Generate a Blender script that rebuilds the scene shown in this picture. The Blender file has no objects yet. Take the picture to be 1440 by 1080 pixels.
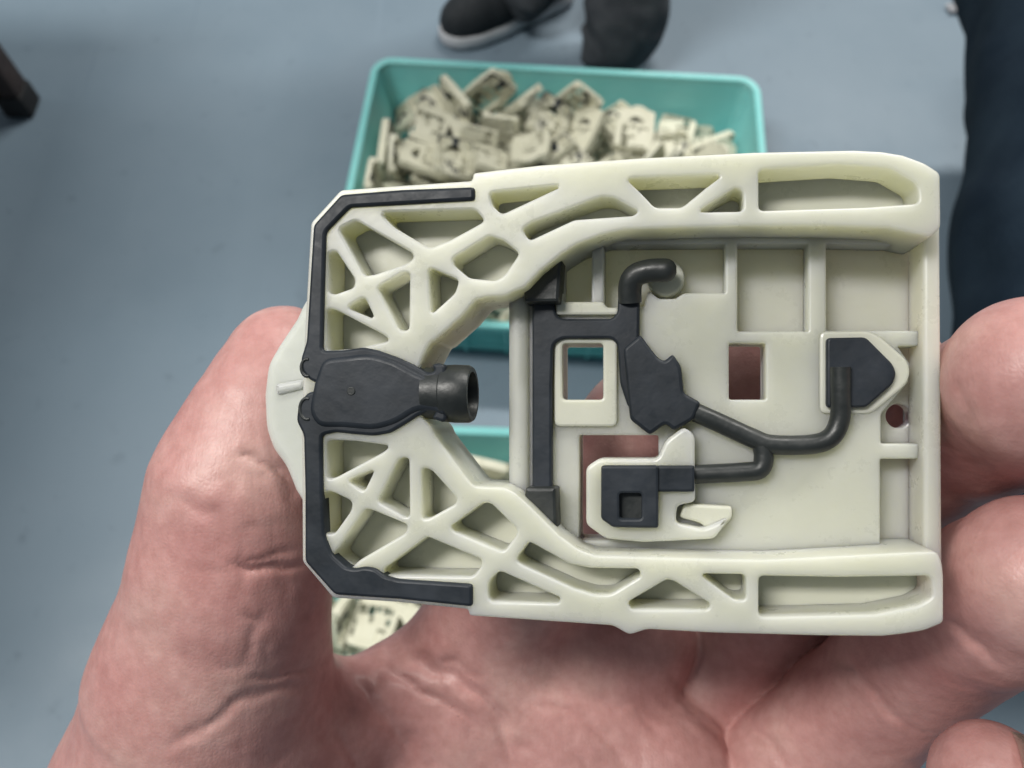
import bpy, bmesh, math, random
import numpy as np
from mathutils import Vector, Matrix, Quaternion, noise
from mathutils.geometry import delaunay_2d_cdt
random.seed(7)
scene = bpy.context.scene
COL = scene.collection
R = math.radians

# ---------------------------------------------------------------- camera, light, exposure
F = 1100.0                      # focal length in pixels of a 1440 px wide picture
CAM_H, PITCH = 1.05, 26.0       # metres above the floor, degrees away from straight down
cam_data = bpy.data.cameras.new('camera')
cam = bpy.data.objects.new('camera', cam_data); COL.objects.link(cam)
cam.location = (0, 0, CAM_H); cam.rotation_euler = (R(PITCH), 0, 0)
cam_data.sensor_width = 36.0; cam_data.lens = 36.0 * F / 1440.0
cam_data.clip_start = 0.01; cam_data.clip_end = 100
cam_data.dof.use_dof = True; cam_data.dof.focus_distance = 0.108; cam_data.dof.aperture_fstop = 27.0
scene.camera = cam

world = bpy.data.worlds.new('World'); scene.world = world; world.use_nodes = True
world.node_tree.nodes['Background'].inputs[0].default_value = (0.78, 0.90, 1.0, 1)
world.node_tree.nodes['Background'].inputs[1].default_value = 0.17

def ceiling_lamp(name, loc, sx, sy, power, color=(1.0, 0.97, 0.92)):
    d = bpy.data.lights.new(name, 'AREA'); d.shape = 'RECTANGLE'; d.size = sx; d.size_y = sy
    d.energy = power; d.color = color
    o = bpy.data.objects.new(name, d); COL.objects.link(o); o.location = loc
    return o
ceiling_lamp('ceiling_tube_lamp', (-1.75, 0.30, 3.9), 1.5, 0.5, 106).rotation_euler = (0, R(-25), 0)
ceiling_lamp('ceiling_tube_lamp', (-3.4, 0.6, 3.9), 0.30, 2.6, 30)
ceiling_lamp('ceiling_tube_lamp', (1.5, 2.9, 3.9), 2.6, 0.30, 205)

scene.view_settings.view_transform = 'Standard'; scene.view_settings.look = 'None'
scene.view_settings.exposure = 0.0; scene.view_settings.gamma = 1.0

# ---------------------------------------------------------------- helpers
cp, sp = math.cos(R(PITCH)), math.sin(R(PITCH))
CX = np.array([1.0, 0, 0]); CY = np.array([0, cp, sp]); CZ = np.array([0, sp, -cp])   # right, up, forward
CO = np.array([0, 0, CAM_H])
def ray(px, py): return CX * (px - 720) / F + CY * (540 - py) / F + CZ
def at(px, py, depth): return CO + ray(px, py) * depth                                # point at a depth (m)
def at_z(px, py, z):
    r = ray(px, py); return CO + r * ((z - CAM_H) / r[2])

def tag(o, label=None, cat=None, group=None, kind=None):
    if label: o['label'] = label
    if cat: o['category'] = cat
    if group: o['group'] = group
    if kind: o['kind'] = kind
    return o
def empty(name, M, label, cat, group=None):
    o = bpy.data.objects.new(name, None); COL.objects.link(o); o.matrix_world = M
    o.empty_display_size = 0.02
    return tag(o, label, cat, group)
def link(name, me, m, parent=None):
    o = bpy.data.objects.new(name, me); COL.objects.link(o)
    if m is not None:
        me.materials.clear(); me.materials.append(m)
    if parent: o.parent = parent
    return o
def smooth(me, ang=35):
    for p in me.polygons: p.use_smooth = True
    me.set_sharp_from_angle(angle=R(ang))
    return me
def flat_caps(me):
    for p in me.polygons:
        if abs(p.normal.z) > 0.9995: p.use_smooth = False
    return me
def bm_mesh(name, bm):
    me = bpy.data.meshes.new(name); bm.normal_update(); bm.to_mesh(me); bm.free(); return me

# ---- implicit surfaces: tapered capsules blended, meshed by surface nets
def capsule(P, a, b, ra, rb):
    a = np.asarray(a, float); b = np.asarray(b, float); ab = b - a; L = max(float(ab @ ab), 1e-12)
    d0, d1, d2 = P[0] - a[0], P[1] - a[1], P[2] - a[2]
    t = np.clip((d0 * ab[0] + d1 * ab[1] + d2 * ab[2]) / L, 0, 1)
    return np.sqrt((d0 - t * ab[0])**2 + (d1 - t * ab[1])**2 + (d2 - t * ab[2])**2) - (ra + (rb - ra) * t)
def smin(a, b, k):
    h = np.clip(0.5 + 0.5 * (b - a) / k, 0, 1); return b + (a - b) * h - k * h * (1 - h)
def chain(P, pts, k):
    d = None
    for (a, ra), (b, rb) in zip(pts[:-1], pts[1:]):
        c = capsule(P, a, b, ra, rb); d = c if d is None else smin(d, c, k)
    return d
def grid(lo, hi, vs):
    ax = [np.arange(lo[i], hi[i] + vs, vs, dtype=np.float32) for i in range(3)]
    return np.meshgrid(*ax, indexing='ij')
def surface_nets(Fv, lo, vs):
    n = Fv.shape; S = Fv < 0
    acc = np.zeros((n[0]-1, n[1]-1, n[2]-1, 3), np.float32); cnt = np.zeros(acc.shape[:3], np.float32)
    c = [(i, j, k) for i in (0, 1) for j in (0, 1) for k in (0, 1)]
    def sub(A, o): return A[o[0]:n[0]-1+o[0], o[1]:n[1]-1+o[1], o[2]:n[2]-1+o[2]]
    for a in c:
        for ax in range(3):
            if a[ax] == 0:
                b = list(a); b[ax] = 1; b = tuple(b)
                fa, fb = sub(Fv, a), sub(Fv, b); x = (fa < 0) != (fb < 0)
                t = np.where(x, fa / np.where(x, fa - fb, 1), 0)
                for q in range(3): acc[..., q] += np.where(x, a[q] + (t if q == ax else 0), 0)
                cnt += x
    act = cnt > 0; idx = -np.ones(act.shape, np.int64); idx[act] = np.arange(act.sum())
    g = np.argwhere(act)
    V = (g + acc[act] / cnt[act][:, None]) * vs + np.asarray(lo)
    Q = []
    for ax in range(3):
        o1, o2 = [(1, 2), (2, 0), (0, 1)][ax]
        sl = [slice(1, n[q]-1) for q in range(3)]; sl[ax] = slice(0, n[ax]-1)
        s0 = S[tuple(sl)]; sl2 = list(sl); sl2[ax] = slice(1, n[ax]); s1 = S[tuple(sl2)]
        e = np.argwhere(s0 != s1); inside = s0[s0 != s1]
        base = e.copy()
        for q in range(3):
            if q != ax: base[:, q] += 1
        def I(d1, d2):
            b = base.copy(); b[:, o1] -= d1; b[:, o2] -= d2; return idx[b[:, 0], b[:, 1], b[:, 2]]
        q = np.stack([I(1, 1), I(0, 1), I(0, 0), I(1, 0)], 1)
        q[~inside] = q[~inside][:, ::-1]; Q.append(q)
    return V, np.concatenate(Q)
def np_mesh(name, V, Q):
    me = bpy.data.meshes.new(name)
    me.vertices.add(len(V)); me.vertices.foreach_set('co', np.asarray(V, np.float32).ravel())
    me.loops.add(Q.size); me.loops.foreach_set('vertex_index', Q.astype(np.int32).ravel())
    me.polygons.add(len(Q)); me.polygons.foreach_set('loop_start', np.arange(0, Q.size, 4, dtype=np.int32))
    me.update(calc_edges=True); me.validate()
    for p in me.polygons: p.use_smooth = True
    return me

# ---------------------------------------------------------------- materials
def material(name):
    m = bpy.data.materials.new(name); m.use_nodes = True
    nt = m.node_tree; b = nt.nodes['Principled BSDF']
    return m, nt, b
def N(nt, t, **kw):
    n = nt.nodes.new(t)
    for k, v in kw.items():
        if k in n.inputs: n.inputs[k].default_value = v
        else: setattr(n, k, v)
    return n
def coords(nt, kind='Object'): return N(nt, 'ShaderNodeTexCoord').outputs[kind]
def ramp(nt, fac, stops):
    r = N(nt, 'ShaderNodeValToRGB'); e = r.color_ramp.elements
    while len(e) < len(stops): e.new(0.5)
    for i, (p, c) in enumerate(stops):
        e[i].position = p; e[i].color = (*c, 1) if len(c) == 3 else c
    nt.links.new(fac, r.inputs['Fac']); return r.outputs['Color']
def tex_noise(nt, co, scale, detail=4, rough=0.55):
    n = N(nt, 'ShaderNodeTexNoise', Scale=scale, Detail=detail, Roughness=rough)
    nt.links.new(co, n.inputs['Vector']); return n.outputs['Fac']
def bump(nt, b, h, strength, dist, prev=None):
    n = N(nt, 'ShaderNodeBump', Strength=strength, Distance=dist); nt.links.new(h, n.inputs['Height'])
    if prev is not None: nt.links.new(prev, n.inputs['Normal'])
    nt.links.new(n.outputs['Normal'], b.inputs['Normal']); return n.outputs['Normal']

def simple(name, c0, c1, scale, rough, bscale=None, bstr=0.2, bdist=0.0005, sss=0, srad=(1, 1, 1), sscale=0.002, spec=0.5):
    m, nt, b = material(name); co = coords(nt)
    nt.links.new(ramp(nt, tex_noise(nt, co, scale), [(0.3, c0), (0.7, c1)]), b.inputs['Base Color'])
    q = [max(0.05, rough - 0.09)] * 3, [min(1, rough + 0.09)] * 3
    nt.links.new(ramp(nt, tex_noise(nt, co, scale * 2.7, 6, 0.7), [(0.35, q[0]), (0.65, q[1])]), b.inputs['Roughness']); b.inputs['Specular IOR Level'].default_value = spec
    if sss:
        b.inputs['Subsurface Weight'].default_value = sss; b.inputs['Subsurface Radius'].default_value = srad
        b.inputs['Subsurface Scale'].default_value = sscale
    if bscale: bump(nt, b, tex_noise(nt, co, bscale, 3), bstr, bdist)
    return m
M_CREAM = simple('cream_plastic', (0.53, 0.538, 0.45), (0.58, 0.588, 0.50), 70, 0.33, 900, 0.12, 0.0002,
                 1.0, (1.0, 0.97, 0.72), 0.010)
M_CREAM_THIN = simple('cream_plastic_thin_wall', (0.56, 0.565, 0.475), (0.61, 0.615, 0.525), 70, 0.33, 900, 0.12, 0.0002,
                      0.6, (1.0, 0.97, 0.72), 0.0016)
M_TAB = simple('translucent_cream_plastic', (0.60, 0.62, 0.57), (0.66, 0.68, 0.63), 90, 0.35, 500, 0.15, 0.0002,
               0.8, (1.0, 1.0, 0.85), 0.004)
M_RUBBER = simple('dark_rubber', (0.010, 0.014, 0.019), (0.026, 0.032, 0.041), 160, 0.48, 420, 0.25, 0.00025, spec=0.32)
M_RUBBER_BLACK = simple('black_rubber', (0.014, 0.017, 0.017), (0.026, 0.03, 0.03), 200, 0.42, 500, 0.3, 0.0003)
M_TEAL = simple('teal_plastic', (0.20, 0.57, 0.56), (0.25, 0.63, 0.62), 12, 0.45, 300, 0.1, 0.0005,
                0.25, (0.4, 1, 1), 0.006)
M_TROUSER = simple('charcoal_cloth', (0.045, 0.050, 0.058), (0.085, 0.092, 0.10), 18, 0.9, 240, 0.6, 0.002, spec=0.15)
M_NAVY = simple('navy_cloth', (0.006, 0.013, 0.023), (0.016, 0.028, 0.042), 10, 0.9, 300, 0.6, 0.002, spec=0.12)
M_SHOE = simple('black_canvas', (0.008, 0.012, 0.016), (0.016, 0.02, 0.024), 60, 0.8, 500, 0.5, 0.001)
M_SOLE = simple('white_rubber_sole', (0.46, 0.47, 0.50), (0.58, 0.59, 0.61), 30, 0.6)
M_WOOD = simple('dark_brown_wood', (0.022, 0.011, 0.009), (0.045, 0.024, 0.018), 30, 0.55, 200, 0.3, 0.0005)
M_FOOTCAP = simple('black_rubber_foot', (0.008, 0.008, 0.009), (0.015, 0.015, 0.016), 50, 0.7)

def floor_material():
    m, nt, b = material('grey_floor_paint'); co = coords(nt)
    big = ramp(nt, tex_noise(nt, co, 2.2, 5), [(0.3, (0.150, 0.208, 0.258)), (0.7, (0.184, 0.243, 0.296))])
    spots = ramp(nt, tex_noise(nt, co, 26, 6, 0.7), [(0.60, (0, 0, 0)), (0.74, (1, 1, 1))])
    mix = N(nt, 'ShaderNodeMix', data_type='RGBA', blend_type='MIX'); nt.links.new(spots, mix.inputs[0])
    nt.links.new(big, mix.inputs[6]); mix.inputs[7].default_value = (0.118, 0.163, 0.203, 1)
    nt.links.new(mix.outputs[2], b.inputs['Base Color'])
    prev = mix.outputs[2]
    for ang, sc, col in ((24, 5, (0.24, 0.31, 0.38, 1)), (-58, 4, (0.23, 0.30, 0.37, 1)), (83, 6, (0.10, 0.14, 0.19, 1))):
        mp = N(nt, 'ShaderNodeMapping'); mp.inputs['Rotation'].default_value = (0, 0, R(ang)); mp.inputs['Scale'].default_value = (1, 0.035, 1)
        nt.links.new(co, mp.inputs['Vector'])
        f = ramp(nt, tex_noise(nt, mp.outputs['Vector'], sc * 9, 2, 0.5), [(0.70, (0, 0, 0)), (0.78, (0.3, 0.3, 0.3))])
        mx = N(nt, 'ShaderNodeMix', data_type='RGBA', blend_type='MIX'); nt.links.new(f, mx.inputs[0])
        nt.links.new(prev, mx.inputs[6]); mx.inputs[7].default_value = col; prev = mx.outputs[2]
    nt.links.new(prev, b.inputs['Base Color'])
    nt.links.new(ramp(nt, tex_noise(nt, co, 5, 5), [(0.35, (0.42,) * 3), (0.65, (0.62,) * 3)]), b.inputs['Roughness'])
    bump(nt, b, tex_noise(nt, co, 180, 4), 0.25, 0.001)
    return m
M_FLOOR = floor_material()

def skin_material():
    m, nt, b = material('skin'); co = coords(nt)
    base = ramp(nt, tex_noise(nt, co, 55, 5, 0.6), [(0.30, (0.50, 0.245, 0.230)), (0.52, (0.56, 0.308, 0.285)), (0.75, (0.63, 0.40, 0.36))])
    fine = ramp(nt, tex_noise(nt, co, 420, 3, 0.6), [(0.35, (0.88, 0.84, 0.83)), (0.65, (1, 1, 1))])
    mx = N(nt, 'ShaderNodeMix', data_type='RGBA', blend_type='MULTIPLY'); mx.inputs[0].default_value = 1.0
    nt.links.new(base, mx.inputs[6]); nt.links.new(fine, mx.inputs[7])
    nt.links.new(mx.outputs[2], b.inputs['Base Color'])
    b.inputs['Roughness'].default_value = 0.43; b.inputs['Specular IOR Level'].default_value = 0.45
    b.inputs['Subsurface Weight'].default_value = 0.12
    b.inputs['Subsurface Radius'].default_value = (1.0, 0.35, 0.2); b.inputs['Subsurface Scale'].default_value = 0.0012
    # skin relief: fine cells, and stretched lines across
    v = N(nt, 'ShaderNodeTexVoronoi', feature='DISTANCE_TO_EDGE', Scale=1300.0); nt.links.new(co, v.inputs['Vector'])
    n1 = bump(nt, b, v.outputs['Distance'], 0.15, 0.0003)
    mp = N(nt, 'ShaderNodeMapping'); mp.inputs['Rotation'].default_value = (0, 0, R(22)); mp.inputs['Scale'].default_value = (1, 0.16, 0.6)
    nt.links.new(co, mp.inputs['Vector'])
    n2 = bump(nt, b, tex_noise(nt, mp.outputs['Vector'], 800, 4, 0.6), 0.24, 0.0004, n1)
    bump(nt, b, tex_noise(nt, co, 160, 4, 0.6), 0.15, 0.0006, n2)
    return m
M_SKIN = skin_material()
M_NAIL = simple('fingernail', (0.74, 0.60, 0.52), (0.80, 0.67, 0.59), 120, 0.3, sss=0.4, srad=(1, .5, .35), sscale=0.001)

# ---------------------------------------------------------------- the setting
bm = bmesh.new()
bmesh.ops.create_grid(bm, x_segments=2, y_segments=2, size=8.0)
fl = link('floor', bm_mesh('floor', bm), M_FLOOR); tag(fl, 'smooth grey blue painted workshop floor', kind='structure')

# ---------------------------------------------------------------- the plastic part held in the hand
# its own frame: origin on its back, local z towards the viewer, millimetres in the builder
FOOT = (930, 588); D0 = 0.105
nrm = -ray(*FOOT); nrm /= np.linalg.norm(nrm)
ux = CX - nrm * (CX @ nrm); ux /= np.linalg.norm(ux); uy = np.cross(nrm, ux)
P0 = CO + CZ * D0
def plane_hit(px, py, h):           # h in mm above the rim plane
    r = ray(px, py); q = P0 + nrm * h * 0.001
    return CO + r * (((q - CO) @ nrm) / (r @ nrm))
ORG = plane_hit(875, 555, 0)
BACK = -13.5
BASE = ORG + nrm * BACK * 0.001
PM = Matrix([[*(float(v) for v in (ux[i], uy[i], nrm[i])), float(BASE[i])] for i in range(3)] + [[0, 0, 0, 1]])
def T(pts, h=0.0):                  # traced outline -> part millimetres
    out = []
    for px, py in pts:
        d = plane_hit(px, py, h) - ORG; out.append((float(d @ ux) * 1000, float(d @ uy) * 1000))
    return out
def area(p): return 0.5 * sum(p[i][0] * p[(i+1) % len(p)][1] - p[(i+1) % len(p)][0] * p[i][1] for i in range(len(p)))
def fillet(pts, r, n=3):
    out = []; L = len(pts)
    for i in range(L):
        p0, p1, p2 = (Vector(pts[j % L]) for j in (i-1, i, i+1))
        a, b = p0 - p1, p2 - p1
        if a.length < 1e-6 or b.length < 1e-6: continue
        k = min(r, 0.45 * a.length, 0.45 * b.length)
        if a.angle(b) > R(168) or r <= 0: out.append(tuple(p1)); continue
        s, e = p1 + a.normalized() * k, p1 + b.normalized() * k
        for j in range(n + 1):
            t = j / n; q = s * (1-t)**2 + p1 * 2*t*(1-t) + e * t*t; out.append(tuple(q))
    return out
def inset_loop(p, d):
    """move a counter-clockwise loop inwards by d (outwards when negative)"""
    n = len(p); out = []
    for i in range(n):
        a, b, c = Vector(p[i-1]), Vector(p[i]), Vector(p[(i+1) % n])
        e0, e1 = (b - a).normalized(), (c - b).normalized()
        n0, n1 = Vector((-e0.y, e0.x)), Vector((-e1.y, e1.x)); m = n0 + n1
        k = m.length_squared
        out.append(tuple(b + m * (2 * d / k if k > 0.6 else d / 0.6)))
    return out
def in_poly(x, y, p):
    r = False; j = len(p) - 1
    for i in range(len(p)):
        if (p[i][1] > y) != (p[j][1] > y) and x < (p[j][0]-p[i][0]) * (y-p[i][1]) / (p[j][1]-p[i][1]) + p[i][0]: r = not r
        j = i
    return r
def slab(name, outer, holes, h0, h1, bev=0.3, nseg=2):
    """a plate of thickness h0..h1 (mm, 0 = rim plane) with holes and rounded top and bottom edges"""
    clean = lambda p: [q for i, q in enumerate(p) if (Vector(q) - Vector(p[i-1])).length > 0.02]
    loops = [clean(outer)] + [clean(h) for h in holes]
    loops = [p if area(p) > 0 else p[::-1] for p in loops]
    bev = min(bev, (h1 - h0) * 0.4)
    prof = [(bev * (1 - math.sin(t)), h1 - bev * (1 - math.cos(t))) for t in (math.pi / 2 * k / nseg for k in range(nseg + 1))]
    prof = [(bev, h0), (0, h0 + bev)] + prof[::-1]
    bm = bmesh.new(); tops, bots = [], []
    for k, p in enumerate(loops):
        s = 1 if k == 0 else -1; rings = []
        for o, h in prof:
            rings.append([bm.verts.new((x * 0.001, y * 0.001, (h - BACK) * 0.001)) for x, y in inset_loop(p, o * s)])
        for a, b in zip(rings[:-1], rings[1:]):
            for i in range(len(p)):
                j = (i + 1) % len(p); f = (a[i], a[j], b[j], b[i]); bm.faces.new(f if s > 0 else f[::-1])
        tops.append(rings[-1]); bots.append(rings[0])
    for ringset, up in ((tops, True), (bots, False)):
        V = [v for r in ringset for v in r]; co = [Vector((v.co.x * 1000, v.co.y * 1000)) for v in V]
        E = []; st = 0; P = []
        for r in ringset:
            E += [(st + i, st + (i + 1) % len(r)) for i in range(len(r))]; P.append([tuple(c) for c in co[st:st + len(r)]]); st += len(r)
        vo, eo, fo, ov, oe, of = delaunay_2d_cdt(co, E, [], 0, 1e-5)
        extra = {}
        for f in fo:
            c = sum((vo[i] for i in f), Vector((0, 0))) / len(f)
            if not in_poly(c.x, c.y, P[0]) or any(in_poly(c.x, c.y, q) for q in P[1:]): continue
            vs = []
            for i in f:
                if ov[i]: vs.append(V[ov[i][0]])
                else:
                    if i not in extra: extra[i] = bm.verts.new((vo[i].x * 0.001, vo[i].y * 0.001, ringset[0][0].co.z))
                    vs.append(extra[i])
            if len(set(vs)) < 3: continue
            try: bm.faces.new(vs if up else vs[::-1])
            except ValueError: pass
    return flat_caps(smooth(bm_mesh(name, bm), 40))
def circ(px, py, r, n=28): return [(px + r * math.cos(2*math.pi*i/n), py + r * math.sin(2*math.pi*i/n)) for i in range(n)]
def catmull(pts, n=6):
    out = []
    P = [pts[0]] + list(pts) + [pts[-1]]
    for i in range(1, len(P) - 2):
        p0, p1, p2, p3 = (Vector(P[j]) for j in (i-1, i, i+1, i+2))
        for k in range(n):
            t = k / n
            out.append(0.5 * ((2*p1) + (p2-p0)*t + (2*p0-5*p1+4*p2-p3)*t*t + (3*p1-p0-3*p2+p3)*t**3))
    out.append(Vector(P[-2])); return out
def tube_mesh(name, path, rad, nseg=14, caps=True):
    """round tube along local mm points"""
    bm = bmesh.new(); rings = []
    if not hasattr(rad, '__len__'): rad = [rad] * len(path)
    up = Vector((0, 0, 1))
    for i, p in enumerate(path):
        d = (path[min(i+1, len(path)-1)] - path[max(i-1, 0)]).normalized()
        u = up.cross(d)
        u = u.normalized() if u.length > 1e-3 else Vector((1, 0, 0))
        v = d.cross(u)
        rings.append([bm.verts.new((p + (u * math.cos(a) + v * math.sin(a)) * rad[i]) * 0.001) for a in (2*math.pi*k/nseg for k in range(nseg))])
    for a, b in zip(rings[:-1], rings[1:]):
        for k in range(nseg): bm.faces.new((a[k], a[(k+1) % nseg], b[(k+1) % nseg], b[k]))
    if caps:
        bm.faces.new(rings[0][::-1]); bm.faces.new(rings[-1])
    bmesh.ops.recalc_face_normals(bm, faces=bm.faces)
    return smooth(bm_mesh(name, bm), 50)
def PT(px, py, h):
    u, v = T([(px, py)], h)[0]; return Vector((u, v, h - BACK))

OUT = [(665,243),(760,232),(900,222),(1060,214),(1200,211),(1240,213),(1270,218),(1300,229),(1322,243),(1323,300),(1323,320),
       (1325,790),(1327,812),(1327,876),(1300,887),(1268,892),(1240,895),(1150,894),(1000,890),(910,885),(885,893),(862,880),
       (660,866),(658,857),(560,847),(468,841),(425,790),(424,600),(427,490),(433,380),(437,313),(479,267),(560,261),(664,254)]
DECKA = [(605,480),(611,478),(649,444),(668,421),(684,417),(710,416),(724,408),(737,404),(760,380),(790,356),(812,342),(848,329),
         (876,322),(960,319),(1040,317),(1154,317),(1250,320),(1285,328),(1300,342),(1302,772),(1237,779),(1080,787),(1000,786),
         (836,781),(813,773),(786,753),(747,714),(724,693),(708,685),(680,684),(665,683),(652,667),(610,611),(606,600),(590,585),(585,560),(585,530),(592,505)]
CELLS = [ # openings between the truss ribs
 [(461,620),(500,622),(545,628),(538,634),(471,670),(461,672)],
 [(490,676),(524,662),(511,689)],
 [(533,703),(562,646),(573,645),(574,725),(567,724),(535,706)],
 [(594,659),(606,663),(640,701),(639,707),(603,727),(594,728)],
 [(458,692),(468,694),(493,706),(492,717),(469,749),(458,749)],
 [(514,717),(525,720),(571,739),(569,748),(503,787),(492,798),(472,784),(472,778)],
 [(541,801),(600,757),(606,759),(675,788),(675,795),(664,809),(541,807)],
 [(635,741),(678,710),(689,709),(725,745),(724,752),(708,773),(700,771),(639,746)],
 [(727,787),(744,764),(752,768),(800,795),(830,801),(897,802),(899,809),(858,834),(835,834),(808,826),(735,793)],
 [(687,832),(689,818),(703,805),(786,842),(784,846),(689,844)],
 [(885,848),(938,817),(947,819),(997,850),(994,855),(888,855)],
 [(988,809),(1047,810),(1047,842),(1033,842)],
 [(1069,812),(1180,814),(1308,812),(1310,838),(1290,850),(1230,862),(1069,866)],
 [(461,491),(500,488),(545,478),(538,472),(471,437),(461,435)],
 [(490,432),(524,446),(511,419)],
 [(533,405),(562,462),(573,463),(574,385),(567,384),(535,403)],
 [(604,378),(643,394),(638,411),(607,439)],
 [(463,356),(471,354),(497,393),(496,403),(470,412),(463,410)],
 [(478,322),(499,311),(575,354),(580,361),(571,369),(526,384),(512,386)],
 [(538,300),(667,296),(679,310),(632,336),(607,346),(599,344),(554,317)],
 [(638,364),(688,333),(708,340),(728,356),(708,386),(696,393),(660,389),(640,372)],
 [(690,272),(785,262),(706,299),(694,288)],
 [(736,322),(748,314),(845,278),(862,279),(895,297),(890,301),(807,307),(745,336)],
 [(884,252),(1012,247),(992,262),(958,290),(922,290),(903,270)],
 [(985,296),(1035,265),(1043,270),(1043,295)],
 [(1069,240),(1180,233),(1250,238),(1288,260),(1290,284),(1220,289),(1069,294)],
]
RECT1 = [(791,483),(848,483),(848,562),(791,562)]
RECT2 = [(1025,482),(1077,482),(1077,562),(1025,562)]
RED = [(814,612),(926,612),(926,760),(814,760)]
R1 = [(792,352),(832,348),(832,437),(792,437)]
R2 = [(849,344),(1020,342),(1020,412),(962,412),(950,420),(926,420),(912,408),(905,432),(849,432)]
R3 = [(1037,342),(1137,342),(1137,466),(1037,466)]
R4 = [(1162,342),(1293,345),(1293,465),(1162,465)]
R5 = [(1262,486),(1297,486),(1297,624),(1239,624),(1239,582),(1278,537),(1280,512)]
R6 = [(1238,645),(1298,645),(1298,773),(1238,773)]
BIG = [(600,480),(650,430),(690,421),(712,426),(712,680),(690,690),(650,670),(606,612),(590,560),(590,520)]
DECK_Z, FLOOR_Z = -7.0, -11.0

def build_bracket(parent):
    parts = []
    def add(name, me, m, par=parent, kind=None):
        o = link(name, me, m, par); parts.append(o); return o
    hole_b = [fillet(T(p, DECK_Z), 0.4) for p in (RECT1, RECT2, RED)] + [T(circ(1263, 585, 17), FLOOR_Z), fillet(T(BIG, DECK_Z), 1.0)]
    inset = [(x * 0.992, y * 0.99) for x, y in T(OUT)]
    add('back_plate', slab('back_plate', inset, hole_b, BACK, FLOOR_Z, 0.25), M_CREAM)
    cells = [inset_loop(q if area(q) > 0 else q[::-1], -0.2) for q in (fillet(T(p), 0.5) for p in CELLS)]
    k = OUT.index((1323, 320)); j = DECKA.index((1285, 328)); q = DECKA.index((1237, 779))
    loop = OUT[k + 1:] + OUT[:k + 1] + [(1310, 333)] + DECKA[j::-1] + DECKA[:q - 1:-1] + [(1300, 776), (1318, 776)]
    add('truss_frame', slab('truss_frame', fillet(T(loop), 0.5), cells, -11.6, 0.0, 0.30, 3), M_CREAM)
    add('end_wall', slab('end_wall', fillet(T([(1299,318),(1322,318),(1325,792),(1300,792)], -4.6), 0.3), [], -11.55, -4.6, 0.4, 3), M_CREAM)
    k2 = [p for p in T(loop)]
    add('web_plate', slab('web_plate', fillet(inset_loop(k2 if area(k2) > 0 else k2[::-1], 0.7), 0.4), [], -11.2, -6.0, 0.1), M_CREAM_THIN)
    deck = [(712,398),(730,395),(756,372),(800,338),(850,321),(900,312),(1314,310),(1316,790),(1237,790),(1000,795),(830,789),(806,780),(740,717),(712,694)]
    add('deck', slab('deck', fillet(T(deck, -4), 0.3), [fillet(T(p, DECK_Z), 0.35) for p in (RECT1, RECT2, RED, R1, R2, R3, R4, R5, R6)], -11.4, DECK_Z, 0.3, 3), M_CREAM)
    # round pillar beside the big opening, raised lips round the square openings
    add('pillar', tube_mesh('pillar', [PT(731, y, -7.4) for y in range(416, 700, 12)], 1.55, 18), M_CREAM)
    lip = [(779,449),(868,449),(868,600),(779,600)]
    add('window_lip', slab('window_lip', fillet(T(lip, -6.3), 0.9), [fillet(T(RECT1, -6.3), 0.5)], -7.6, -6.3, 0.35), M_CREAM_THIN)
    lip2 = [(781,345),(789,345),(791,424),(849,424),(853,432),(870,432),(870,443),(781,443)]
    add('cell_lip', slab('cell_lip', fillet(T(lip2, -6.0), 0.5), [], -7.6, -6.0, 0.4), M_CREAM_THIN)
    pad = [(1153,466),(1222,465),(1240,475),(1276,506),(1281,522),(1276,540),(1226,582),(1153,582)]
    add('valve_seat', slab('valve_seat', fillet(T(pad, -6.6), 0.9), [], -11.3, -6.6, 0.35), M_CREAM_THIN)
    add('hook_boss', slab('hook_boss', T(circ(936, 388, 27), -6.9), [], -11.3, -8.2, 0.4), M_CREAM_THIN)
    lever = [(824,657),(842,645),(925,645),(936,620),(962,600),(977,612),(977,640),(978,706),(952,711),(950,736),(988,744),(1026,728),(1005,758),(905,763),(852,758),(824,738)]
    add('lever', slab('lever', fillet(T(lever, -4.4), 0.7), [], -9.5, -4.4, 0.45, 3), M_CREAM)
    rail = [(1006,755),(1030,728),(1030,712),(962,708),(955,728),(985,736)]
    add('lever_web', slab('lever_web', fillet(T(rail, -5.8), 0.5), [], -9.0, -5.8, 0.4), M_CREAM_THIN)
    tab = [(440,404),(424,424),(414,447),(388,486),(373,512),(368,555),(370,602),(380,632),(398,655),(412,690),(428,716),(446,722),(446,404)]
    add('side_tab', slab('side_tab', fillet(T(tab, -5.0), 1.2), [], -12.2, -5.0, 1.5, 5), M_TAB)
    rib = [(386,540),(428,532),(428,546),(388,556)]
    add('tab_rib', slab('tab_rib', fillet(T(rib, -4.4), 0.5), [], -6.2, -4.4, 0.6, 3), M_TAB)
    # ---- dark rubber
    frame = [(667,262),(564,266),(479,273),(440,316),(436,380),(430,480),(422,505),(424,522),(434,534),(450,541),(446,548),(430,553),
             (418,572),(416,592),(426,612),(428,690),(428,790),(470,837),(560,843),(664,854),
             (664,822),(560,815),(540,810),(528,800),(512,797),(500,800),(486,798),(466,780),(456,755),(453,690),(452,612),(472,608),(500,611),(525,613),(548,609),
             (570,596),(590,583),(606,577),(612,580),(606,588),(622,594),(628,590),(626,514),(618,510),(606,512),(611,522),(600,524),
             (580,512),(558,502),(530,492),(510,488),(482,492),(453,493),(454,440),(457,326),(491,291),(667,281)]
    add('rubber_seal', slab('rubber_seal', fillet(T(frame, 0.6), 0.55), [], -2.0, 0.6, 0.45, 3), M_RUBBER)
    arm = [(440,538),(452,503),(480,500),(520,495),(555,506),(585,522),(606,531),(627,519),(629,588),(606,578),(585,579),(555,598),(525,606),(480,602),(446,602),(432,580)]
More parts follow.
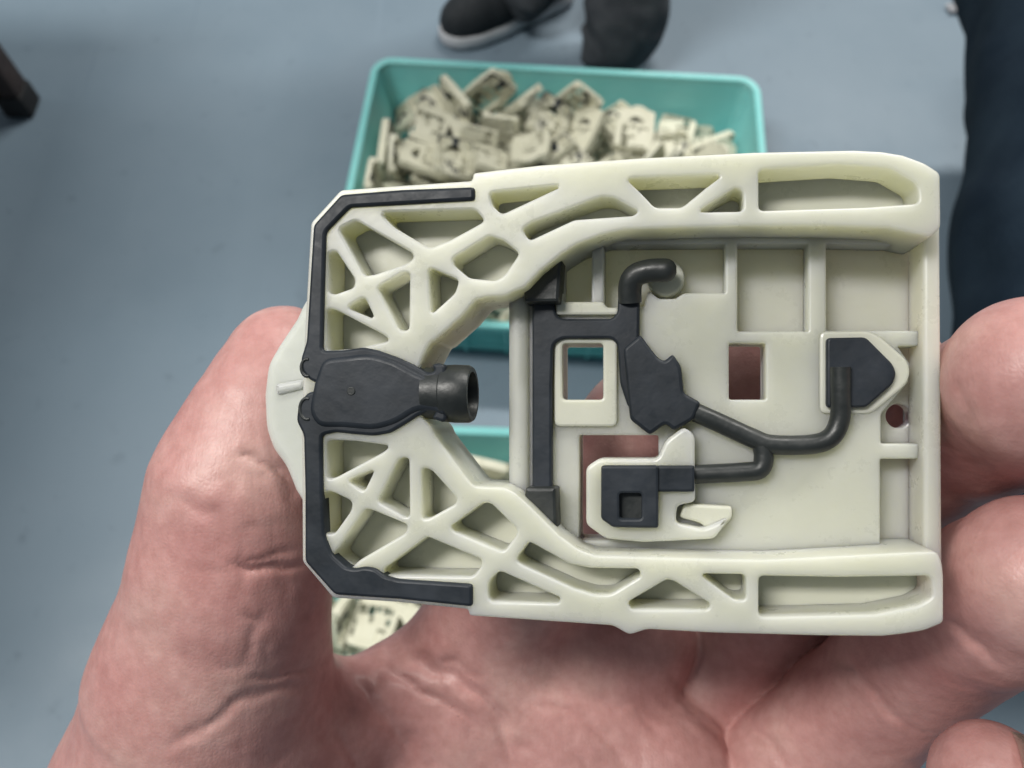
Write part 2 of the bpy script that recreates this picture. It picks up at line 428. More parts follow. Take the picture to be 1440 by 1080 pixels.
    add('rubber_arm', slab('rubber_arm', fillet(T(arm, 1.0), 1.6), [], -1.5, 1.0, 0.9, 5), M_RUBBER)
    for (x, y, r) in ((432, 517, 8), (432, 575, 10)):
        pth = [PT(x + r*math.cos(a), y + r*1.5*math.sin(a), 0.5) for a in np.linspace(1.2, 5.0, 12)]
        add('flash_curl', tube_mesh('flash_curl', pth, 0.28, 8), M_RUBBER_BLACK)
    add('gate_mark', slab('gate_mark', T(circ(493, 550, 6, 14), 1.2), [], 0.7, 1.12, 0.1), M_RUBBER_BLACK)
    # nozzle: turned, open at its end
    prof = [(600,3.6),(624,3.75),(626,3.95),(640,4.05),(660,4.0),(665,3.7),(665,3.1),(650,2.8),(640,2.8)]
    bm = bmesh.new(); rings = []; ns = 40
    for px, r in prof:
        c = PT(px, 553 + (px - 610) * 0.02, -2.2)
        rings.append([bm.verts.new((c + Vector((0, math.cos(2*math.pi*k/ns) * r, math.sin(2*math.pi*k/ns) * r))) * 0.001) for k in range(ns)])
    for a, b in zip(rings[:-1], rings[1:]):
        for k in range(ns): bm.faces.new((a[k], a[(k+1) % ns], b[(k+1) % ns], b[k]))
    bm.faces.new(rings[0]); bm.faces.new(rings[-1]); bmesh.ops.recalc_face_normals(bm, faces=bm.faces)
    add('nozzle', smooth(bm_mesh('nozzle', bm), 30), M_RUBBER_BLACK)
    H = [(748,692),(748,424),(779,424),(783,444),(792,448),(860,448),(868,440),(870,400),(900,400),(899,470),(905,560),(884,575),(872,540),(868,484),(860,476),(790,476),(778,484),(776,540),(776,692)]
    add('rubber_gasket', slab('rubber_gasket', fillet(T(H, -5.6), 0.7), [], -7.8, -5.6, 0.4, 3), M_RUBBER)
    add('gasket_end', slab('gasket_end', fillet(T([(738,426),(737,400),(766,370),(792,352),(787,426)], -4), 0.4), [], -8, -3.2, 0.5), M_RUBBER_BLACK)
    add('gasket_end', slab('gasket_end', fillet(T([(740,685),(783,685),(785,750),(770,742),(738,708)], -4), 0.4), [], -8, -3.2, 0.5), M_RUBBER_BLACK)
    conn = [(876,490),(900,470),(924,502),(934,508),(946,497),(958,515),(962,553),(986,566),(976,590),(962,598),(948,606),(936,596),(914,612),(886,590)]
    add('rubber_plug', slab('rubber_plug', fillet(T(conn, -4.4), 0.5), [], -7.8, -4.4, 0.5, 3), M_RUBBER)
    hook = catmull([PT(886, 425, -6.2), PT(886, 402, -5.6), PT(893, 388, -5.2), PT(912, 381, -5.0), PT(937, 380, -4.8)])
    add('hook_tube', tube_mesh('hook_tube', hook + [hook[-1] + Vector((d, 0.03*d, 0)) for d in (0.5, 1.0, 1.35)], [1.62]*len(hook) + [1.5, 1.15, 0.5], 18), M_RUBBER_BLACK)
    main = catmull([PT(960, 572, -5.9), PT(1010, 594, -5.9), PT(1058, 616, -5.9), PT(1085, 625, -5.9), PT(1140, 625, -5.9), PT(1168, 615, -5.9), PT(1181, 590, -5.9), PT(1182, 555, -5.5), PT(1182, 516, -5.2)])
    add('rubber_tube', tube_mesh('rubber_tube', main, 1.3, 16), M_RUBBER_BLACK)
    br = catmull([PT(1070, 622, -5.95), PT(1074, 642, -5.95), PT(1068, 660, -5.95), PT(1040, 664, -5.95), PT(980, 667, -5.95), PT(915, 670, -5.6)])
    add('rubber_tube', tube_mesh('rubber_tube', br, 1.28, 16), M_RUBBER_BLACK)
    add('valve_pad', slab('valve_pad', fillet(T([(1163,475),(1218,474),(1256,512),(1261,525),(1256,540),(1218,573),(1163,573)], -5.6), 0.5), [], -8, -5.6, 0.3, 3), M_RUBBER)
    add('plug_block', slab('plug_block', fillet(T([(845,655),(926,655),(926,743),(862,742),(845,730)], -2.8), 0.4), [fillet(T([(871,694),(902,694),(902,730),(871,730)], -2.8), 0.4)], -8, -2.8, 0.35), M_RUBBER)
    add('plug_socket', slab('plug_socket', T([(868,690),(905,690),(905,734),(868,734)], -4), [], -7.5, -4.3, 0.1), M_RUBBER_BLACK)
    add('plug_arm', slab('plug_arm', fillet(T([(916,655),(977,655),(977,692),(916,692)], -3.4), 0.3), [], -8, -3.4, 0.35), M_RUBBER)
    return parts
bracket = empty('plastic_bracket', PM, 'large cream plastic housing with dark rubber seals held up in the hand', 'plastic part')
BR_PARTS = build_bracket(bracket)

# ---------------------------------------------------------------- the hand
def build_hand():
    def L(px, py, d):   # traced joint centre -> camera-aligned mm (x right, y up, z towards the viewer)
        return np.array([(px - 720) / F * d, (540 - py) / F * d, -d])
    C = lambda *pts: [(L(a, b, d), r) for a, b, d, r in pts]
    CB = lambda *pts: [(L(a, b, d + 11), r * (d + 11) / d) for a, b, d, r in pts]
    lo, hi, vs = np.array([-98.0, -106.0, -190.0]), np.array([98.0, 22.0, -78.0]), 0.56
    P = grid(lo, hi, vs)
    # thumb and thenar
    thumb = chain(P, C((402,496,134,7.2),(392,560,133,9.9),(345,690,131,12.8),(325,830,133,14.0),(300,960,140,18.3),(292,1130,152,27.5),(380,1420,168,31)), 11.0)
    # palm
    palm = chain(P, CB((648,1012,153,14.5),(560,1180,158,20),(520,1500,166,26)), 8)
    palm = smin(palm, chain(P, CB((790,1050,152,16),(720,1250,157,20),(600,1500,166,24)), 8), 8)
    palm = smin(palm, chain(P, CB((930,1085,149,14.5),(880,1250,153,18),(700,1500,165,24)), 8), 8)
    palm = smin(palm, chain(P, CB((1050,1180,147,13),(960,1300,151,18),(760,1520,165,24)), 8), 8)
    palm = smin(palm, chain(P, C((395,1035,143,9),(470,1020,152,9.5),(590,965,162,12)), 4), 6)
    palm = smin(palm, chain(P, CB((700,950,152,13),(830,975,153,12.5)), 4), 6)
    palm = smin(palm, chain(P, CB((760,880,154,11),(900,900,154,11)), 4), 6)
    palm = smin(palm, chain(P, C((1085,985,181,10.5),(1190,850,174,10)), 4), 5)
    body = smin(thumb, palm, 8)
    index = chain(P, C((672,905,162,14.2),(780,762,154,12.6),(910,612,146,12.4),(965,560,143,12.0),(1110,515,131,11.0),(1235,520,124,9.6)), 4)
    middle = chain(P, C((870,1080,170,14),(1030,925,172,13.6),(1160,755,152,12.0),(1290,640,128,11.0),(1400,578,112,10.8),(1452,537,97,10.6)), 4)
    ring = chain(P, C((1085,1100,157,13.0),(1203,1004,146,12.0),(1305,908,128,11.3),(1410,842,108,10.8),(1458,812,100,10.6)), 3)
    pinky = chain(P, C((1080,1160,158,12.4),(1250,1290,142,10.5),(1480,1300,126,9.4),(1540,1195,114,8.8),(1392,1098,106,7.7)), 3)
    d = smin(body, index, 5)
    d = smin(d, middle, 1.2); d = smin(d, ring, 0.4); d = smin(d, pinky, 1.2)
    # valleys and creases: grooves along traced folds on the palm side
    depth = -P[2]; X = 720 + P[0] / depth * F; Y = 540 - P[1] / depth * F
    near = np.abs(d) < 4.0
    x, y = X[near], Y[near]
    x, y = x + 5*np.sin(y/23 + x/61) + 2.5*np.sin(y/9.7 - x/13), y + 5*np.sin(x/27 - y/55) + 2.5*np.sin(x/8.9 + y/17)
    g = np.zeros(x.shape, np.float32)
    def fold(pts, w, amp, taper=True):
        nonlocal g
        best = np.full(x.shape, 1e9, np.float32); n = len(pts) - 1; par = np.zeros(x.shape, np.float32)
        for i, (a, b) in enumerate(zip(pts[:-1], pts[1:])):
            ab = np.array(b, float) - a; t = np.clip(((x-a[0])*ab[0] + (y-a[1])*ab[1]) / (ab @ ab), 0, 1)
            q = np.hypot(x - a[0] - t*ab[0], y - a[1] - t*ab[1]); m = q < best
            best = np.where(m, q, best); par = np.where(m, (i + t) / n, par)
        e = np.clip(np.minimum(par, 1 - par) * 3.5, 0.0, 1) if taper else 1
        g = np.maximum(g, amp * e * np.exp(-(best / w)**2))
    fold([(1035,1015),(1080,1048),(1130,1090)], 7.5, 0.9)                                 # finger base crease
    fold([(1170,925),(1225,972),(1296,1032)], 7.5, 0.85); fold([(1185,925),(1240,968),(1300,1015)], 5, 0.3)
    fold([(1318,868),(1362,900),(1420,938)], 7.5, 0.8); fold([(1335,872),(1380,900)], 5, 0.3)
    fold([(560,915),(600,930),(650,955),(690,1000),(720,1060),(735,1120)], 9.2, 1.00)
    fold([(470,945),(520,985),(565,1040),(590,1110)], 10.0, 1.00)
    fold([(505,925),(560,950),(640,990),(690,1050)], 6.3, 0.72)
    fold([(600,925),(645,935),(690,965)], 6.3, 0.92)
    fold([(720,985),(800,995),(850,1030),(880,1090)], 7.0, 0.61)
    fold([(455,945),(420,958),(330,990),(260,1030),(215,1075)], 7.7, 0.5)
    fold([(450,930),(400,945),(340,965)], 4.6, 0.72)
    fold([(330,640),(370,655),(425,690)], 4.6, 0.82); fold([(318,790),(360,795),(440,802)], 5.3, 0.92)
    fold([(320,780),(380,783),(430,776)], 3.9, 0.51); fold([(330,870),(380,868)], 3.9, 0.41)
    fold([(230,700),(300,720),(330,800)], 12.3, 0.35)
    fold([(960,1000),(1010,1035),(1040,1085)], 5.3, 0.51); fold([(830,985),(900,1000)], 5.3, 0.41)
    fold([(470,1010),(490,1050),(500,1090)], 5.3, 0.51); fold([(640,1010),(700,1080)], 4.6, 0.41)
    fold([(1345,520),(1360,580),(1350,640)], 7.0, 0.31)
    rnd = random.Random(5)
    for k in range(46):                                                                   # fine wrinkles
        if k < 30: cx, cy, a = rnd.uniform(470, 1010), rnd.uniform(955, 1085), R(rnd.gauss(48, 22))
        elif k < 38: cx, cy, a = rnd.uniform(300, 430), rnd.uniform(560, 950), R(rnd.gauss(4, 10))
        else: cx, cy, a = rnd.uniform(330, 430), rnd.uniform(640, 950), R(rnd.gauss(88, 8))
        l = rnd.uniform(25, 70); dx_, dy_ = math.cos(a) * l, math.sin(a) * l
        fold([(cx - dx_, cy - dy_), (cx + rnd.uniform(-6, 6), cy + rnd.uniform(-6, 6)), (cx + dx_, cy + dy_)], rnd.uniform(4.5, 7), rnd.uniform(0.12, 0.34))
    zz = depth[near]
    g *= 1 / (1 + np.exp((zz - 170) / 2.5))                                               # palm side only
    d = d.astype(np.float32); d[near] += g
    V, Q = surface_nets(d, lo, vs)
    # soft unevenness of flesh, in place
    for i in range(len(V)):
        v = Vector(V[i]); V[i] += 0.22 * np.array(noise.noise_vector(v * 0.11)) + 0.07 * np.array(noise.noise_vector(v * 0.42))
    # relax the voxel steps
    n = len(V); E = np.concatenate([Q[:, [0, 1]], Q[:, [1, 2]], Q[:, [2, 3]], Q[:, [3, 0]]])
    for lam in (0.5, 0.5):
        s = np.zeros_like(V); c = np.zeros(n)
        np.add.at(s, E[:, 0], V[E[:, 1]]); np.add.at(c, E[:, 0], 1); np.add.at(s, E[:, 1], V[E[:, 0]]); np.add.at(c, E[:, 1], 1)
        V = V + lam * (s / np.maximum(c, 1)[:, None] - V)
    org = L(560, 1300, 160)
    me = np_mesh('hand', (V - org) * 0.001, Q)
    HM = Matrix([[float(CX[i]), float(CY[i]), float(-CZ[i]), float(CO[i] + (CX[i]*org[0] + CY[i]*org[1] - CZ[i]*org[2]) * 0.001)] for i in range(3)] + [[0, 0, 0, 1]])
    me.set_sharp_from_angle(angle=R(42))
    o = link('hand', me, M_SKIN); o.matrix_world = HM
    tag(o, 'open left hand with bare palm gripping the cream plastic housing by its sides', 'hand')
    def nail(path_a, path_b, facing, r, width, length):
        a, b = L(*path_a), L(*path_b); ax = (b - a) / np.linalg.norm(b - a)
        f = np.asarray(facing, float); f -= ax * (f @ ax); f /= np.linalg.norm(f); s = np.cross(ax, f)
        bm = bmesh.new(); rows = []
        for i in range(9):
            t = i / 8; row = []
            for j in range(11):
                w = (j / 10 - 0.5) * 2; ang = w * width * (0.80 + 0.2 * math.sin(math.pi * min(1, t * 1.3 + .2)))
                tt = t - 0.16 * w * w * (1 if t > 0.5 else -1) * abs(t - 0.5) * 2
                p = b + ax * (tt * length - length * 0.6) + (f * math.cos(ang) + s * math.sin(ang)) * (r + 0.25 - 2.6 * max(0, t - 0.5)**1.6)
                row.append(bm.verts.new(((p - org) * 0.001).tolist()))
            rows.append(row)
        for p, q in zip(rows[:-1], rows[1:]):
            for j in range(10): bm.faces.new((p[j], p[j+1], q[j+1], q[j]))
        r_ = bmesh.ops.solidify(bm, geom=bm.faces[:], thickness=0.0005)
        bmesh.ops.recalc_face_normals(bm, faces=bm.faces)
        link('fingernail', smooth(bm_mesh('fingernail', bm), 50), M_NAIL, o)
    nail((1540,1195,114), (1392,1098,106), (0.42, 0.72, 0.85), 7.75, 0.85, 13.0)
    nail((392,560,133), (402,496,134), (-0.92, 0.1, -0.12), 7.0, 0.7, 9.5)
    return o
hand = build_hand()

# ---------------------------------------------------------------- two crates of the same parts on the floor
def joined(name, objs, m):
    bm = bmesh.new()
    for o in objs: bm.from_mesh(o.data)
    me = bm_mesh(name, bm); me.materials.append(m); return smooth(me, 40)
cream = [o for o in BR_PARTS if o.data.materials[0] in (M_CREAM, M_CREAM_THIN, M_TAB) and o.name != 'back_plate']
dark = [o for o in BR_PARTS if o.name.split('.')[0] in ('rubber_seal', 'rubber_arm', 'nozzle', 'valve_pad', 'rubber_tube')]
M_CREAM_BRIGHTENED = simple('cream_plastic_brightened', (0.62, 0.61, 0.47), (0.70, 0.69, 0.55), 40, 0.45)  # same plastic as the held part, colour lightened so the heap looks brighter lit
PILE_BODY, PILE_SEAL = joined('housing', cream, M_CREAM_BRIGHTENED), joined('rubber_seal', dark, M_RUBBER)

RIM = 0.115
def rounded(a, b, r, z, n=7):
    out = []
    for cx, cy, s in ((a-r, b-r, 0), (-a+r, b-r, 1), (-a+r, -b+r, 2), (a-r, -b+r, 3)):
        out += [Vector((cx + r*math.cos((s + k/n)*math.pi/2), cy + r*math.sin((s + k/n)*math.pi/2), z)) for k in range(n + 1)]
    return out
def loft(prof, a, b, r, cap0=True, cap1=True):
    bm = bmesh.new(); rings = [[bm.verts.new(v) for v in rounded(a + o, b + o, max(r + o, 0.004), z)] for o, z in prof]
    for p, q in zip(rings[:-1], rings[1:]):
        for i in range(len(p)): bm.faces.new((p[i], p[(i+1) % len(p)], q[(i+1) % len(p)], q[i]))
    if cap0: bm.faces.new(rings[0][::-1])
    if cap1: bm.faces.new(rings[-1])
    bmesh.ops.recalc_face_normals(bm, faces=bm.faces); return bm
def crate(far_left, far_right, depth, label):
    A, B = at_z(*far_left, RIM), at_z(*far_right, RIM)
    w = np.linalg.norm(B - A); ex = (B - A) / w; ey = np.array([-ex[1], ex[0], 0]); c = (A + B) / 2 - ey * depth / 2
    M = Matrix([[float(ex[i]), float(ey[i]), 1.0 * (i == 2), float(c[i]) if i < 2 else 0.0] for i in range(3)] + [[0, 0, 0, 1]])
    a, b = w / 2, depth / 2
    e = empty('plastic_crate', M, label, 'crate', 'teal crates of moulded parts on the floor')
    t = lambda z: -0.016 * (1 - z / RIM)          # the wall leans out towards the rim
    prof = [(t(0) - 0.012, 0.0), (t(0) - 0.008, 0.001), (t(.004) - 0.008, 0.004), (t(0.1) - 0.0085, RIM - 0.016), (t(0.1) - 0.0085, RIM - 0.006)]
    inner = [(-0.0105, RIM - 0.004), (t(.01) - 0.0115, 0.012), (t(.01) - 0.016, 0.008)]
    link('wall', smooth(bm_mesh('wall', loft(prof + inner, a, b, 0.035)), 40), M_TEAL, e)
    rim = [(-0.0106, RIM - 0.012), (0, RIM - 0.012), (0.0012, RIM - 0.010), (0.0012, RIM - 0.003), (-0.001, RIM), (-0.008, RIM), (-0.0106, RIM - 0.002), (-0.0106, RIM - 0.012)]
    link('rim', smooth(bm_mesh('rim', loft(rim, a, b, 0.035, False, False)), 50), M_TEAL, e)
    for z in (0.028, 0.052, 0.076):
        rb = [(t(z) - 0.0086, z), (t(z) - 0.003, z + 0.001), (t(z) - 0.003, z + 0.006), (t(z) - 0.0086, z + 0.007), (t(z) - 0.0086, z)]
        link('band', smooth(bm_mesh('band', loft(rb, a, b, 0.035, False, False)), 40), M_TEAL, e)
    for s in (-1, 1):
        for k in range(-4, 5):
            x = k * a * 0.19; bmx = bmesh.new(); bmesh.ops.create_cube(bmx, size=1)
            bmesh.ops.scale(bmx, vec=(0.004, 0.007, RIM - 0.026), verts=bmx.verts)
            bmesh.ops.rotate(bmx, verts=bmx.verts, cent=(0, 0, 0), matrix=Matrix.Rotation(-s * math.atan(0.016 / RIM), 3, 'X'))
            bmesh.ops.translate(bmx, vec=(x, s * (b - 0.0145), (RIM - 0.014) / 2), verts=bmx.verts)
            link('stiffener', bm_mesh('stiffener', bmx), M_TEAL, e)
    return e, M, w
PILE = [(-251,38,23,0,-100,3,0),(-128,-82,23,78,0,0,62),(98,66,23,64,0,0,-77),(242,31,23,0,-76,-65,0),(31,64,36,23,87,42,11),(-62,-67,23,0,-71,-71,0),(-254,-29,23,100,0,0,-1),(-128,173,23,93,0,0,-38),(-69,131,23,0,90,44,0),(-200,160,23,0,-93,36,0),(106,12,41,2,2,71,71),(-169,-6,23,61,0,0,-79),(81,146,24,0,71,-71,0),(-81,75,42,20,-65,73,4),(-188,-80,23,0,-62,79,0),(-147,-170,46,0,6,-100,0),(262,-90,23,0,-69,-73,0),(-190,191,46,0,100,0,0),(-5,181,23,15,0,0,99),(62,-8,41,21,-21,-67,67),(-169,74,23,0,-99,-15,0),(38,-45,42,94,-5,20,-26),(23,103,45,54,-25,2,80),(222,-114,43,3,-30,1,95),(223,189,23,0,100,2,0),(69,-182,23,71,0,0,-71),(179,96,23,23,0,0,97),(-74,184,46,0,10,100,0),(-94,7,23,0,-100,1,0),(101,172,46,90,0,0,-44),(-159,-173,23,0,-98,-20,0),(173,-77,37,66,19,-20,-70),(-255,10,46,0,100,0,0),(-249,-53,46,0,-8,100,0),(63,-129,38,0,0,31,95),(107,-38,41,31,-31,64,-64),(-149,-96,46,28,0,0,-96),(-254,-191,23,0,0,0,-100),(-65,-209,41,0,0,-71,71),(-2,-37,34,69,-14,14,-69),(-77,-159,23,0,-71,71,0),(146,63,46,0,-83,-55,0),(141,-89,45,24,53,80,14),(-183,-28,46,67,0,0,75),(86,-87,69,51,49,13,-70),(-281,86,71,55,-45,55,-45),(-40,50,50,62,-19,39,-65),(-253,103,35,1,-7,-11,99),(181,5,42,42,20,-38,-80),(281,-9,50,71,0,-71,0),(97,73,71,2,37,-93,1),(-29,164,66,2,93,-29,-22),(-223,-120,43,73,21,11,-64),(101,172,69,41,0,0,91),(-8,-106,48,83,27,-10,47),(-281,-10,96,0,71,0,71),(34,-27,82,91,0,0,41),(-173,130,46,100,0,0,-3),(130,-181,35,69,14,-16,-69),(249,-23,62,71,-34,-55,26),(-125,208,85,29,29,65,-65),(33,-191,60,0,19,0,98),(167,48,96,68,20,68,-20),(263,101,54,5,71,-59,-40),(-173,179,87,63,63,-31,-31),(254,-176,23,100,0,0,0),(118,135,93,1,66,-75,0),(-46,79,107,22,67,71,-4),(-135,93,76,44,-65,-52,-34),(186,-179,23,69,0,0,-73),(-81,-49,46,23,0,0,97),(32,141,75,21,-53,81,-16),(107,-202,75,8,14,69,-70),(-281,-142,68,70,-12,-70,12),(56,-16,105,62,0,2,78),(-116,19,60,5,-56,81,-18),(-144,26,75,71,-18,-2,68),(-202,61,62,67,-18,9,-72),(-127,-95,87,65,65,-28,-28),(-21,155,87,59,-15,17,-78),(-257,191,47,0,37,0,-93),(190,176,46,0,79,62,0),(65,-98,77,70,13,-49,51),(-101,-39,88,51,-27,38,-72),(126,-16,81,58,0,0,-82),(-72,-208,113,45,45,55,-55),(-212,-24,69,0,70,71,0),(97,208,119,50,50,-50,50),(251,144,43,75,61,16,20),(-210,158,84,41,19,-9,89),(-236,-208,64,0,0,71,-71),(-97,57,93,19,3,-97,17),(191,-84,79,3,-15,-6,-99),(-250,-72,88,2,-82,-52,-22),(-98,132,73,46,-53,-46,-53),(-163,47,107,72,-17,3,-67),(-13,-171,47,37,-28,-88,-12),(-17,5,65,90,-1,22,38),(23,197,84,63,61,-42,24),(-172,-65,87,48,48,-52,-52),(-140,-181,69,0,-12,-99,0),(-51,-51,95,46,-43,-77,8),(-110,131,123,1,92,-38,0),(-258,63,83,19,-68,19,-68),(173,126,69,100,0,0,9),(113,-23,122,62,-62,33,-33),(-79,-49,94,40,-67,-58,23),(-128,-169,92,95,0,0,32),(-73,178,95,43,27,85,-14),(203,-4,79,7,-99,10,12),(-67,-130,62,13,-79,-57,-18),(180,-165,60,16,-12,-98,3),(-236,-163,77,53,-53,47,47),(74,-145,82,39,-91,13,6),(13,68,84,86,24,-7,-45),(-158,-188,115,100,0,0,4),(-22,-175,95,3,22,98,1),(10,44,99,92,12,-22,30),(-124,180,145,1,99,17,0),(-228,-186,74,70,70,-11,11),(279,-101,73,71,3,71,-3),(-200,116,92,15,-9,-97,-15),(229,79,72,41,-22,88,10),(-205,55,93,11,98,-4,-13),(-12,-33,117,69,16,16,68),(143,54,105,34,-71,5,62)]
crate_far, CM1, W1 = crate((526, 79), (1068, 108), 0.505, 'teal plastic crate of cream parts farther from the hand, by the black shoe')
crate_near, CM2, W2 = crate((440, 592), (1130, 616), 0.505, 'teal plastic crate of cream parts nearer, mostly hidden behind the hand')
def heap(CM, w, flip, crate_word, group):
    todo = []; made = {}
    for (x, y, z, qw, qx, qy, qz) in (p for p in PILE if p[2] < 116):
        q = Quaternion((qw, qx, qy, qz)).normalized()
        M = Matrix.Translation((x * 0.001 * flip * (w - 0.05) / 0.585, y * 0.001 * flip * 1.03, z * 0.001 + 0.001)) @ (Matrix.Rotation(math.pi if flip < 0 else 0, 4, 'Z') @ q.to_matrix().to_4x4()) @ Matrix.Translation((0, 0, -0.0065))
        todo.append((M.translation.copy(), M))
    for p, M in todo:
        up = (M.to_3x3() @ Vector((0, 0, 1))).z
        pose = 'lying face up' if up > 0.8 else 'lying face down' if up < -0.8 else 'propped face up' if up > 0.35 else 'propped face down' if up < -0.35 else 'standing on edge'
        buried = sum(1 for c, _ in todo if c.z > p.z + 0.012 and (c.xy - p.xy).length < 0.042) >= 2
        if buried: lab = 'cream part buried low in the heap of the ' + crate_word
        else:
            cx, cy = p.x / (w / 2), p.y / 0.25
            col = ('far left', 'left', 'middle', 'right', 'far right')[max(0, min(4, int((cx + 1) * 2.5)))]
            row = ('front', 'centre', 'back')[max(0, min(2, int((cy + 1) * 1.5)))]
            lab = f'cream part {pose} atop heap, {col} {row} of the {crate_word}'
        e = empty('plastic_bracket', CM @ M, lab, 'plastic part', group)
        if not buried: made.setdefault(lab, []).append(e)
        link('housing', PILE_BODY, None, e); link('rubber_seal', PILE_SEAL, None, e)
    WORDS = {2: ('leftmost', 'rightmost'), 3: ('leftmost', 'middle', 'rightmost')}
    for lab, es in made.items():
        if len(es) < 2: continue
        es.sort(key=lambda e: e.matrix_world.translation.x)
        ws = WORDS.get(len(es)) or ('leftmost', 'second', 'third', 'fourth', 'fifth', 'sixth', 'seventh', 'eighth')
        for e, wd in zip(es, ws): e['label'] = wd + ' ' + lab
heap(CM1, W1, 1, 'farther crate', 'cream parts heaped in the farther crate')
heap(CM2, W2, -1, 'nearer crate', 'cream parts heaped in the nearer crate')

# ---------------------------------------------------------------- people and furniture round about
def sdf_mesh(name, chains, vs, k, wob=0.0, wf=14.0, cut=None, org=(0, 0, 0)):
    pts = np.array([p[:3] for c in chains for p in c]); rr = max(p[3] for c in chains for p in c)
    lo = pts.min(0) - rr * 1.25 - vs * 2; hi = pts.max(0) + rr * 1.25 + vs * 2
    P = grid(lo, hi, vs); d = None
    for c in chains:
        q = chain(P, [(np.array(p[:3]), p[3]) for p in c], k); d = q if d is None else smin(d, q, k)
    if cut is not None: d = np.maximum(d, cut(P))
    V, Q = surface_nets(d.astype(np.float32), lo, vs)
    if wob:
        for i in range(len(V)):
            v = Vector(V[i]); f = noise.noise(Vector((v.x * wf, v.y * wf, v.z * wf * 2.2))) + 0.5 * noise.noise(v * wf * 2.3)
            V[i] += wob * f * np.array(noise.noise_vector(v * 5.0).normalized())
    E = np.concatenate([Q[:, [0, 1]], Q[:, [1, 2]], Q[:, [2, 3]], Q[:, [3, 0]]])
    for _ in range(3):
        s = np.zeros_like(V); c = np.zeros(len(V))
        for i, j in ((0, 1), (1, 0)): np.add.at(s, E[:, i], V[E[:, j]]); np.add.at(c, E[:, i], 1)
        V = V + 0.5 * (s / np.maximum(c, 1)[:, None] - V)
    return np_mesh(name, V - np.asarray(org), Q)
def shoe(parent, toe, heel, org):
    """canvas shoe from heel to toe on the floor: upper and sole"""
    t, h = np.array([toe[0], toe[1], 0.0]), np.array([heel[0], heel[1], 0.0]); d = (t - h) / np.linalg.norm(t - h); L = 0.285
    h = t - d * L; n = np.array([-d[1], d[0], 0])
    p = lambda s, z, r, o=0: (*(h + d * L * s + n * o + np.array([0, 0, z])), r)
    up = [[p(.12, .055, .036), p(.35, .052, .040), p(.62, .045, .043), p(.78, .040, .042), p(.87, .036, .036)], [p(.14, .08, .034), p(.30, .085, .040)]]
    link('shoe', sdf_mesh('shoe', up, 0.006, 0.02, 0.0, cut=lambda P: 0.022 - P[2], org=org), M_SHOE, parent)
    so = [[p(.13, .013, .040), p(.35, .013, .040), p(.62, .013, .047), p(.78, .013, .046), p(.87, .013, .040)]]
    link('shoe_sole', sdf_mesh('shoe_sole', so, 0.005, 0.02, 0.0, cut=lambda P: np.maximum(0.002 - P[2], P[2] - 0.030), org=org), M_SOLE, parent)

# the person standing behind the far crate
g1 = at_z(700, 40, 0); g2 = at_z(868, 62, 0)
o1 = np.array([(g1[0] + g2[0]) / 2, g1[1] + 0.1, 0.0])
man = empty('person', Matrix.Translation(o1), 'person standing behind the crate in charcoal trousers and a black white-soled shoe', 'person')
toe1, heel1 = at_z(622, 62, 0), at_z(800, -8, 0)
a1, a2 = at_z(742, 36, 0.0), at_z(868, 84, 0.0)
legs = [[(*(a1[:2]), 0.085, .056), (a1[0] + .01, a1[1] + .03, 0.20, .066), (a1[0] + .03, a1[1] + .06, 0.48, .076), (a1[0] + .07, a1[1] + .12, 0.86, .10)],
        [(*(a2[:2]), 0.052, .068), (a2[0] + .005, a2[1] + .01, .10, .066), (a2[0] - .005, a2[1] + .04, 0.20, .066), (a2[0] - .01, a2[1] + .09, 0.48, .076), (a2[0] - .01, a2[1] + .16, 0.86, .10)],
        [(a1[0] + .07, a1[1] + .13, 0.90, .12), (a2[0] - .01, a2[1] + .16, 0.92, .12)], [(a1[0] + .1, a1[1] + .13, 1.0, .13), (a2[0] - .04, a2[1] + .16, 1.0, .13)]]
link('trousers', sdf_mesh('trousers', legs, 0.010, 0.04, 0.024, 15, cut=lambda P: 0.02 - P[2], org=o1), M_TROUSER, man)
shoe(man, toe1, heel1, o1)
shoe(man, at_z(876, 116, 0), at_z(872, -10, 0), o1)

# the person sitting low at the right: thigh towards the camera, shin hidden by the hand
o2 = np.array([0.78, 0.75, 0.0])
sit = empty('person', Matrix.Translation(o2), 'person in dark navy trousers seated close at the right edge', 'person')
kn = at(1456, 800, 0.66); hp = at(1498, -80, 1.02)
dx = np.array([0.30, 0.02, 0.0])
leg = lambda k, h: [[(*k, .074), (*(k * .6 + h * .4 + [0, 0, .01]), .086), (*h, .112)], [(*k, .074), (k[0] + .16, k[1] + .12, k[2] * .5, .066), (k[0] + .26, k[1] + .20, .09, .062)]]
L2 = leg(kn, hp) + leg(kn + dx, hp + dx) + [[(*hp, .13), (*(hp + dx), .13)], [(*(hp + [0.04, .06, .16]), .14), (*(hp + dx + [-0.04, .06, .16]), .14)]]
link('trousers', sdf_mesh('trousers', L2, 0.012, 0.05, 0.014, 9, cut=lambda P: 0.03 - P[2], org=o2), M_NAVY, sit)
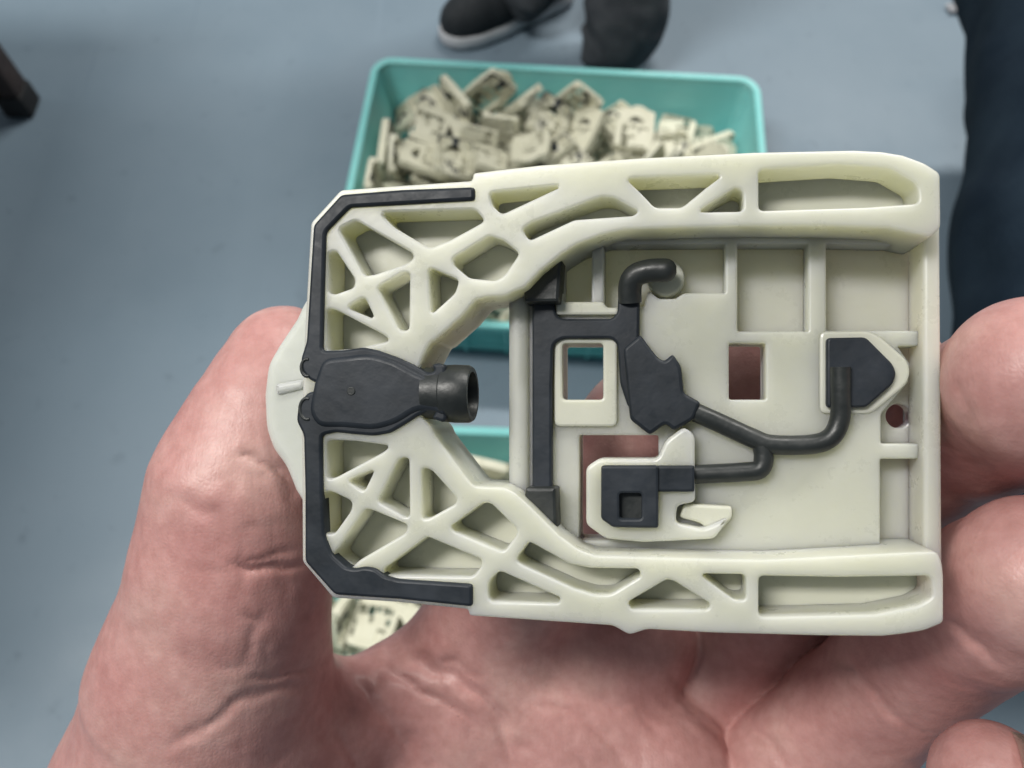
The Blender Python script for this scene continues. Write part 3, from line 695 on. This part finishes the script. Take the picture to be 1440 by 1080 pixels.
for k in (kn, kn + dx):
    f = np.array([k[0] + .26, k[1] + .20, 0]); shoe(sit, f + [0.08, -.17, 0], f + [-.04, .1, 0], o2)
def box_obj(name, sx, sy, sz, c, m, parent, bev=0.004):
    bm = bmesh.new(); bmesh.ops.create_cube(bm, size=1); bmesh.ops.scale(bm, vec=(sx, sy, sz), verts=bm.verts)
    bmesh.ops.translate(bm, vec=c, verts=bm.verts)
    bmesh.ops.bevel(bm, geom=bm.edges[:], offset=bev, segments=2, affect='EDGES', profile=0.5)
    return link(name, smooth(bm_mesh(name, bm), 40), m, parent)

# the table at the left: one leg in view
foot = at_z(34, 152, 0)
tb = empty('work_table', Matrix.Translation(foot), 'dark brown wooden table whose black-footed leg stands at the left edge', 'table')
TW, TD = 1.3, 0.95
for ix in (0, 1):
    for iy in (0, 1):
        x, y = -ix * TW, -iy * TD
        lg = box_obj('leg', .045, .045, .66, (x, y, .375), M_WOOD, tb)
        box_obj('leg_foot', .050, .050, .045, (x, y, .0225), M_FOOTCAP, lg)
box_obj('table_top', TW + .06, TD + .06, .035, (-TW / 2, -TD / 2, .7235), M_WOOD, tb)
box_obj('apron', TW - .05, .02, .08, (-TW / 2, 0, .665), M_WOOD, tb); box_obj('apron', TW - .05, .02, .08, (-TW / 2, -TD, .665), M_WOOD, tb)

# a scrap of white film lying on the floor
bm = bmesh.new(); c = at_z(1345, 16, 0); rnd = random.Random(3); vs = []
for i in range(4):
    for j in range(4):
        vs.append(bm.verts.new((float(c[0]) + (i - 1.5) * .012 + rnd.uniform(-.004, .004), float(c[1]) + (j - 1.5) * .007 + rnd.uniform(-.003, .003), 0.004 + rnd.uniform(0, .008))))
for i in range(3):
    for j in range(3): bm.faces.new((vs[i*4+j], vs[i*4+4+j], vs[i*4+5+j], vs[i*4+1+j]))
bmesh.ops.solidify(bm, geom=bm.faces[:], thickness=0.0008)
sc_ = link('film_scrap', bm_mesh('film_scrap', bm), M_SOLE); tag(sc_, 'small crumpled white scrap lying on the floor near the navy trousers', 'scrap')
